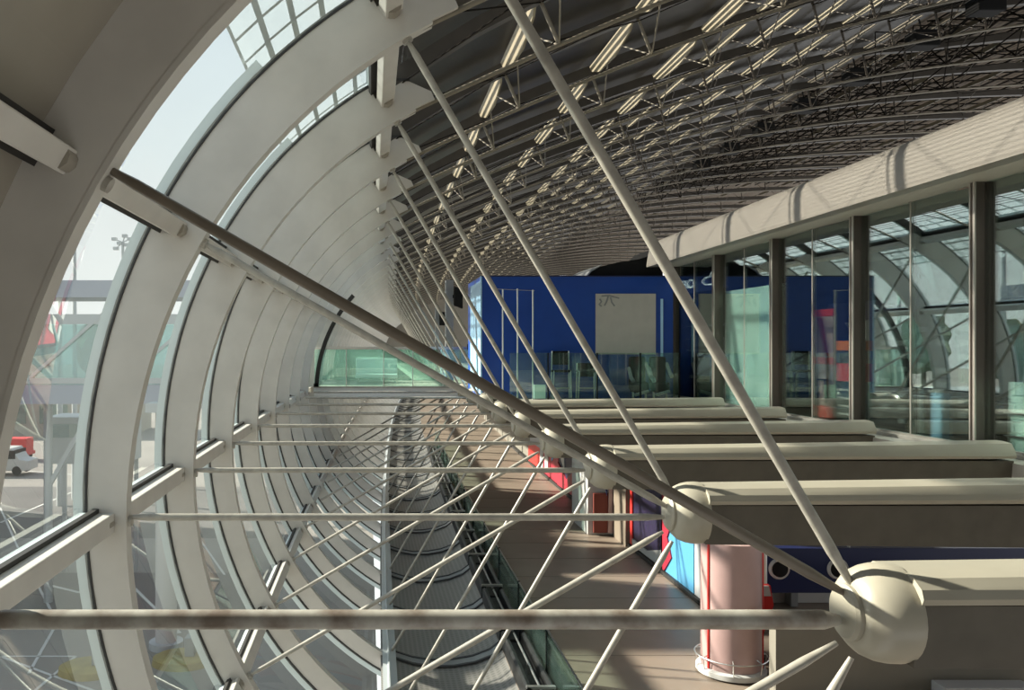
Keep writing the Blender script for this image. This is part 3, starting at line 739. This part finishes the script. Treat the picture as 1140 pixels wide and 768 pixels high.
poster(7.48,8.38,M['violet'],'dark violet advertising panel with red edge and white corner',
       [('red_edge',M['red'],[(.93,0),(1,0),(1,1),(.93,1)]),('white_corner',M['white'],[(0,0),(.92,0),(.92,.05),(.45,.04),(0,.12)]),
        ('silver_streak',M['postgrey'],[(.3,.50),(.6,.54),(.58,.57),(.32,.54)]),
        ('blue_glow',M['blue'],[(.15,.72),(.55,.75),(.8,.9),(.4,.95)])])
simple('wall_pier', 'x','x', M['brown'], [(2360,2445,8.42,8.86,-1900,-620)], sw=True)
for ob in list(COL.objects):
    if ob.name == 'wall_pier': stag(ob, 'brown pier between the advertising panels'); del ob['category']
poster(9.9,10.8,M['crimson'],'red advertising panel with white bands past the brown pier',
       [('white_band',M['white'],[(.52,.10),(.62,.08),(.62,1),(.52,1)]),('white_band',M['white'],[(.78,.18),(.84,.18),(.84,1),(.78,1)]),('violet_block',M['violet'],[(.05,.12),(.46,.15),(.46,.8),(.05,.9)])])
poster(10.85,11.9,M['violet'],'purple advertising panel with red lower edge farther along',
       [('red_base',M['crimson'],[(0,0),(1,0),(1,.25),(.5,.12),(0,.3)]),('white_mark',M['white'],[(.6,.2),(.8,.3),(.75,.6),(.62,.5)]),('pale_patch',M['postgrey'],[(.2,.5),(.5,.45),(.6,.8),(.25,.85)])])
poster(11.95,13.1,M['crimson'],'red advertising panel with a blue figure shape farther along',
       [('blue_shape',M['sky'],[(.2,.3),(.4,.2),(.55,.7),(.4,.95),(.3,.6)]),('white_band',M['white'],[(.62,.06),(.82,.04),(.82,1),(.62,1)]),('violet_block',M['violet'],[(.04,.1),(.18,.1),(.18,.8),(.04,.8)])])
poster(13.15,14.4,M['postgrey'],'pale advertising panel at the far end of the row',[('red_base',M['red'],[(0,0),(1,0),(1,.25),(0,.25)])])
o = thing('info_booth', 'white and rust red booth standing before the brown pier', 'booth', W(2240,9.0,-1900))
MB().box(2125,2390,8.95,9.7,-1900,-1130).build('body', M['white'], o, bevel=.02)
MB().box(2175,2395,8.90,8.95,-1870,-1480).build('rust_panel', M['rust'], o)
MB().prism([((2310+sway(9))*U,(EYE-1870)*U),((2360+sway(9))*U,(EYE-1870)*U),((2350+sway(9))*U,(EYE-1200)*U),((2320+sway(9))*U,(EYE-1300)*U)],'y',8.88*3.2,8.895*3.2).build('pale_stripe', M['pink'], o)
MB().prism([((2245+sway(9))*U,(EYE-1250)*U),((2300+sway(9))*U,(EYE-1250)*U),((2300+sway(9))*U,(EYE-1500)*U)],'y',8.88*3.2,8.895*3.2).build('navy_mark', M['navy'], o)
# pink/red round kiosk
kx, kd = 2085, 5.20
c = W(kx,kd,-1900)
o = thing('round_kiosk', 'round pink and red display kiosk with chrome guard ring', 'kiosk', c)
MB().lathe(c,'z',[(0.02,.60),(0.04,.64),(.13,.64),(.16,.60)],36).build('base', M['white'], o, smooth=40)
MB().lathe(c,'z',[(0.0,.56),(0.03,.56)],24).build('foot_ring', M['black'], o)
MB().lathe(c,'z',[(.16,.55),(2.56,.55)],40).build('drum', M['pink'], o, smooth=40)
ct = (c[0],c[1],c[2])
for a in (-158,-22):
    w = math.radians(a); px,py = c[0]+.55*math.cos(w), c[1]+.55*math.sin(w)
    MB().tube((px,py,c[2]+.16),(px,py,c[2]+2.56),.028,n=10).build('red_edge_strip', M['red'], o, smooth=50)
R = .66
MB().path([(c[0]+R*math.cos(2*PI*i/32), c[1]+R*math.sin(2*PI*i/32), c[2]+.36) for i in range(32)], .013, 6, closed=True).build('guard_ring', M['steel'], o, smooth=50)
for i in range(7):
    w = 2*PI*i/7-1.9
    MB().path([(c[0]+.55*math.cos(w),c[1]+.55*math.sin(w),c[2]+.40),(c[0]+R*math.cos(w),c[1]+R*math.sin(w),c[2]+.36),(c[0]+.63*math.cos(w),c[1]+.63*math.sin(w),c[2]+.14)],.011,5).build('guard_bracket', M['steel'], o)
MB().tube((c[0]+.60,c[1]-.1,c[2]+1.75),(c[0]+.60,c[1]-.1,c[2]+2.5),.05,n=12).build('side_tube', M['steel'], o, smooth=50)
o = thing('red_display', 'red angular display panel standing beside the round kiosk', 'display', W(2330,5.35,-1900))
MB().prism([(x*U,(EYE+z)*U) for x,z in ((2290,-1870),(2310,-1870),(2420,-1560),(2400,-1440),(2290,-1440))],'y',5.36*3.2,5.42*3.2).build('panel', M['red'], o)
MB().prism([(x*U,(EYE+z)*U) for x,z in ((2320,-1500),(2398,-1500),(2385,-1440),(2310,-1440))],'y',5.345*3.2,5.36*3.2).build('white_corner', M['white'], o)
MB().box(2290,2400,5.36,5.6,-1900,-1868,False).build('foot', M['rubber'], o)
simple('dark_plinth', 'dark plinth on the floor behind the round kiosk', 'plinth', M['rubber'], [(2240,2420,5.3,5.6,-1900,-1868)] if False else [(2210,2285,5.35,5.6,-1900,-1800)])
o = thing('overhead_sign', 'navy overhead sign with two round white-rimmed lamps', 'sign', W(2700,5.75,-1640))
MB().box(2380,4700,5.72,5.80,-1585,-1300,False).build('panel', M['navy'], o, bevel=.01)
MB().box(2345,2378,5.70,5.82,-1560,-1250,False).build('end_cap', M['white'], o)
for x in (2615,2988):
    p = W(x,5.72,-1430,False)
    l = MB().lathe(p,'y',[(-.05,.17),(-.06,.20),(-.02,.225),(0.0,.225)],28); l = l.build('lamp_rim', M['white'], o, smooth=40)
    MB().lathe(p,'y',[(-.085,.03),(-.08,.12),(-.055,.17),(-.04,.17)],24).build('lamp_lens', M['black'], l, smooth=60)
for x in (2450,3080): MB().tube(W(x,5.76,-1300,False),W(x,5.76,-640,False),10*U,n=8).build('hanger', M['steel'], o)
sbox('wall_lower_back', 'white wall under the lounge', M['white'], 2600, 4200, 6.6, 6.7, -1900, -640)
for x in (2820,3060): simple('wall_post', 'dark upright against the white lower wall' + (' beside the sign lamp' if x > 2900 else ''), 'post', M['greymetal'], [(x,x+50,6.5,6.6,-1900,-1300)])
o = thing('service_counter', 'taupe service counter below the first cantilever beam', 'counter', W(2800,4.9,-1900))
MB().box(2205,3900,4.86,4.94,-1900,-1478,False).build('body', M['taupe'], o)
MB().box(2200,3910,4.85,4.95,-1478,-1462,False).build('top', M['taupe'], o)
simple('white_box', 'pale low box in front of the taupe counter', 'box', M['postgrey'], [(3020,3500,4.70,4.82,-1900,-1800)], bevel=.01)

# end of the hall, and an added wall blocking daylight behind the viewpoint
sbox('wall_end', 'dark end wall of the hall', M['taupe'], -1500, 9600, NB+1.9, NB+2.1, -2000, 2700, sw=True)
sbox('wall_light_block', 'unseen dark wall added behind the viewpoint to block daylight', M['inside'], -900, 7600, -2.2, -2.0, -2000, 2900, sw=False)
sbox('floor_viewpoint', 'upper floor at the viewpoint', M['taupe'], 500, 2591, -3, .25, -560, -479)

# ------------------------------------------------------------------ the apron outside
GZ = -2700
def gp(px, py):
    d = -GZ/(py-383.0); return ((px-410)*d, d)
sbox('ground', 'concrete airport apron', M['concrete'], -60000, 70, -20, 120, GZ-60, GZ)
sbox('ground_asphalt', 'darker apron strip', M['concrete2'], -20000, -1200, 12.5, 17, GZ, GZ+2)
sbox('ground_asphalt', 'dark apron lane near the hall', M['concrete2'], -9000, -1000, 8.6, 10.6, GZ, GZ+2)
lines = [((0,582),(80,548),5),((0,731),(84,731),3),((0,731),(120,775),3),((84,731),(38,770),3),((82,624),(40,648),5),((40,648),(89,660),5),
         ((36,640),(62,690),3),((60,700),(32,750),3),((0,522),(100,530),6),((150,655),(200,705),4),((0,565),(20,610),3),((215,590),(250,640),3)]
mb = MB()
for a,b,w in lines:
    p = np.array(gp(*a)); q = np.array(gp(*b)); P = np.array((p[0],p[1]*BAY)); Q = np.array((q[0],q[1]*BAY))
    v = Q-P; v /= np.linalg.norm(v); n = np.array((-v[1],v[0]))*w*4.5
    c4 = [P-n,Q-n,Q+n,P+n]
    mb.hexa([(c[0]*U,c[1]*U,(EYE+GZ+3)*U) for c in c4]+[(c[0]*U,c[1]*U,(EYE+GZ+5)*U) for c in c4])
stag(struct('ground_markings', mb, M['line']), 'white painted apron lines')

o = thing('boarding_bridge', 'glazed lavender boarding bridge on pillars outside the glazing', 'bridge', W(-3000,9.2,GZ,False))
X0,X1 = -6400,-1500; D0,D1 = 9.0,9.9
MB().box(X0,X1,D0,D1,470,640,False).build('roof_band', M['lav'], o)
MB().box(X0,X1,D0,D1,-600,-410,False).build('floor_band', M['lav'], o)
MB().box(X0,X1,D0+.02,D0+.03,-410,210,False).build('glazing', M['glassj'], o)
MB().box(X0,X1,D1-.03,D1-.02,-410,210,False).build('glazing', M['glassj'], o)
MB().box(X0,X1,D0-.01,D0+.04,200,300,False).build('transom', M['galv'], o)
MB().box(X0,X1,D0-.01,D0+.04,-395,-340,False).build('handrail', M['galv'], o)
for i in range(6):
    x = X0+i*(X1-X0)/5
    MB().box(x-18,x+18,D0-.01,D0+.05,-410,470,False).build('post', M['galv'], o)
    if i < 5: MB().bar(W(x,D0,-400,False),W(x+(X1-X0)/5,D0,460,False),.10,.10).build('brace', M['galv'], o)
for x in (-4600,-3350):
    MB().tube(W(x,9.4,GZ,False),W(x,9.4,-600,False),45*U,n=14).build('pillar', M['galv'], o, smooth=50)
    MB().bar(W(x,9.4,-1500,False),W(x+500,9.4,-620,False),.15,.15).build('knee_brace', M['galv'], o)
MB().box(-6200,-4050,8.0,9.45,GZ,2050,False).build('floor_shadow_block', M['lav'], o)  # unseen block added to cast a dark band on the lower floor
MB().box(-7800,-5300,10.75,11.9,GZ,2450,False).build('floor_shadow_tower', M['galv'], o)  # unseen tower added for a second shadow band on the floor
MB().box(-9000,-6350,13.0,14.7,GZ,3500,False).build('floor_shadow_tower', M['galv'], o)  # taller added tower, shades the floor farther along
o = thing('bridge_pillar', 'pale round pillar standing close outside the low panes', 'pillar', W(-1800,8.0,GZ,False))
MB().tube(W(-1800,8.0,GZ,False),W(-1800,8.0,-560,False),95*U,n=20).build('shaft', M['white'], o, smooth=50)
MB().tube(W(-1800,8.0,GZ,False),W(-1800,8.0,GZ+60,False),150*U,n=20).build('foot', M['galv'], o, smooth=50)
MB().box(-1950,-1650,7.85,8.15,-600,-520,False).build('head', M['galv'], o)
for (x,d,top,lab,arm) in ((-5150,15,2150,'tall grey apron light mast with a single arm',1),(-5100,15.6,1950,'second slimmer apron mast beside the lamp mast',0),(-4700,17.2,1950,'distant mast with a cluster of floodlights',2)):
    o = thing('light_mast', lab, 'mast', W(x,d,GZ,False), 'apron light masts')
    MB().tube(W(x,d,GZ,False),W(x,d,top,False),55*U,26*U,n=10).build('pole', M['galv'], o, smooth=50)
    if arm == 1:
        MB().bar(W(x,d,top,False),W(x+330,d,top-30,False),.10,.08).build('arm', M['galv'], o)
        MB().box(x+300,x+420,d-.06,d+.06,top-60,top-5,False).build('lamp', M['galv'], o, bevel=.03)
    if arm == 2:
        for i,(a,b) in enumerate(((-160,60),(-60,-20),(80,-50),(140,60),(-130,-120),(40,120))):
            MB().box(x+a-45,x+a+45,d-.05,d+.05,top+b-28,top+b+28,False).build('floodlight', M['galv'], o)
            MB().bar(W(x,d,top,False),W(x+a,d,top+b,False),.06,.06,up=(0,1,0)).build('arm', M['galv'], o)
o = thing('service_cabin', 'grey service cabin on legs below the boarding bridge', 'cabin', W(-3200,10.3,GZ,False))
MB().box(-3650,-2700,10.1,10.7,-1350,-820,False).build('body', M['galv'], o, bevel=.04)
MB().box(-3600,-2750,10.08,10.1,-1050,-900,False).build('window_strip', M['glassj'], o)
for x in (-3600,-2750):
    for d in (10.15,10.65): MB().box(x-22,x+22,d-.02,d+.02,GZ,-1350,False).build('leg', M['galv'], o)
# low building, trees
o = thing('terminal_building', 'low beige building across the apron', 'building', W(-14000,26,GZ,False))
MB().box(-22000,-7000,26,29,GZ,-1500,False).build('walls', M['beige'], o)
MB().box(-22100,-6900,25.9,29.1,-1500,-1380,False).build('roof', M['galv'], o)
for i in range(12): MB().box(-21500+i*1200,-20700+i*1200,25.95,26.0,-2300,-1750,False).build('window', M['glassj'], o)
for i in range(7):
    x = -23000+i*2500; d = 40+((i*37)%5)
    o = thing('tree', f'distant dark green tree beyond the apron, {ORD[i]} of the row', 'tree', W(x,d,GZ,False), 'distant trees beyond the apron')
    bm = bmesh.new(); bmesh.ops.create_icosphere(bm, subdivisions=3, radius=1)
    cen = W(x,d,-300+((i*53)%7)*80,False); mbt = MB()
    sxy = 3.3+((i*29)%4)*.2
    vs = []
    for v in bm.verts:
        n = 1+.22*math.sin(v.co.x*7+i)*math.sin(v.co.y*6+2*i)*math.cos(v.co.z*8)+random.uniform(-.08,.08)
        vs.append((cen[0]+v.co.x*sxy*n, cen[1]+v.co.y*sxy*n, cen[2]+v.co.z*4.6*n))
    mbt.add(vs, [[q.index for q in f.verts] for f in bm.faces]); bm.free()
    mbt.build('crown', M['leafy'], o)
    MB().tube(W(x,d,GZ,False),W(x,d,-600,False),.35,n=8).build('trunk', M['bark'], o)
# yellow apron bases
for (px,py,lab) in ((100,748,'low yellow oval base with a grey post on the apron'),(203,738,'low yellow oval base beside the pale pillar')):
    x,d = gp(px,py); c = W(x,d,GZ,False)
    o = thing('apron_base', lab, 'base', c, 'low yellow oval bases on the apron')
    MB().lathe(c,'z',[(0,.85),(.18,.82),(.24,.7)],28,.8).build('pad', M['yellow'], o, smooth=40)
    MB().box(x+30,x+110,d-.06,d+.06,GZ+72,GZ+230,False).build('box', M['greymetal'], o, bevel=.02)
# vehicles at the picture edge
def vehicle(px, py, m, lab, L, Wd, H, cab):
    x,d = gp(px,py); dy = Wd/960
    o = thing('van' if cab else 'baggage_cart', lab, 'van' if cab else 'cart', W(x,d,GZ,False))
    MB().prism([((x+a*L)*U,(EYE+GZ+b*H)*U) for a,b in ((-.5,.2),(.5,.2),(.5,.55),(.36,.6),(.24,1),(-.5,1))] if cab else
               [((x+a*L)*U,(EYE+GZ+b*H)*U) for a,b in ((-.5,.25),(.5,.25),(.5,.4),(.45,.4),(.45,1),(-.45,1),(-.45,.4),(-.5,.4))],'y',(d-dy/2)*3.2,(d+dy/2)*3.2).build('body', m, o, bevel=.05)
    for sx in (-.32,.32):
        for sd in (-1,1):
            c = W(x+sx*L,d+sd*dy*.47,GZ+.2*H,False)
            MB().lathe(c,'y',[(-.09,.3),(.09,.3)],16).build('wheel', M['black'], o, smooth=40)
    if cab: MB().box(x+.05*L,x+.30*L,d-dy/2-.004,d+dy/2+.004,GZ+.62*H,GZ+.92*H,False).build('side_window', M['black'], o)
vehicle(2,528,M['white'],'small white van on the apron at the picture edge',1300,550,570,True)
vehicle(14,512,M['red'],'red baggage cart on the apron behind the white van',900,450,520,False)

# ------------------------------------------------------------------ light, sky, camera
w = bpy.data.worlds.new('World'); SC.world = w; w.use_nodes = True
nt = w.node_tree; bg = nt.nodes['Background']; N = nt.nodes.new; L = nt.links.new
tc = N('ShaderNodeTexCoord'); sx = N('ShaderNodeSeparateXYZ'); L(tc.outputs['Generated'], sx.inputs[0])
rp = N('ShaderNodeValToRGB'); rp.color_ramp.elements[0].position = .0; rp.color_ramp.elements[0].color = (1.0,1.0,.98,1)
rp.color_ramp.elements[1].position = .75; rp.color_ramp.elements[1].color = (.50,.68,.88,1)
e = rp.color_ramp.elements.new(.22); e.color = (.80,.87,.90,1)
L(sx.outputs['Z'], rp.inputs['Fac'])
ns = N('ShaderNodeTexNoise'); ns.inputs['Scale'].default_value = 3.5; ns.inputs['Detail'].default_value = 6
L(tc.outputs['Generated'], ns.inputs['Vector'])
nr = N('ShaderNodeValToRGB'); nr.color_ramp.elements[0].position = .48; nr.color_ramp.elements[0].color = (0,0,0,1); nr.color_ramp.elements[1].position = .72
L(ns.outputs['Fac'], nr.inputs['Fac'])
mx = N('ShaderNodeMixRGB'); mx.inputs[2].default_value = (.88,.88,.88,1)
L(nr.outputs['Color'], mx.inputs[0]); L(rp.outputs['Color'], mx.inputs[1]); L(mx.outputs[0], bg.inputs['Color'])
bg.inputs['Strength'].default_value = 1.4
from mathutils import Vector
sun = bpy.data.lights.new('sun','SUN'); sun.energy = 15; sun.angle = .022; sun.color = (1,.93,.80)
so = bpy.data.objects.new('sun', sun); COL.objects.link(so)
to_sun = Vector((-1, .36, SUN_SLOPE))
so.rotation_euler = to_sun.to_track_quat('Z','Y').to_euler(); so.location = (-30,20,20)

cam = bpy.data.cameras.new('camera'); co = bpy.data.objects.new('camera', cam); COL.objects.link(co)
co.location = (0,0,EYE*U); co.rotation_euler = (PI/2,0,0)
cam.sensor_width = 36; cam.lens = 960/1140*36; cam.shift_x = 160/1140; cam.shift_y = -1/1140; cam.clip_end = 2000; cam.clip_start = .05
SC.camera = co
SC.view_settings.view_transform = 'Standard'; SC.view_settings.look = 'None'
SC.view_settings.gamma = 1; SC.view_settings.use_curve_mapping = False
SC.view_settings.exposure = 0.0
SC.cycles.max_bounces = 7; SC.cycles.transparent_max_bounces = 24; SC.cycles.diffuse_bounces = 4
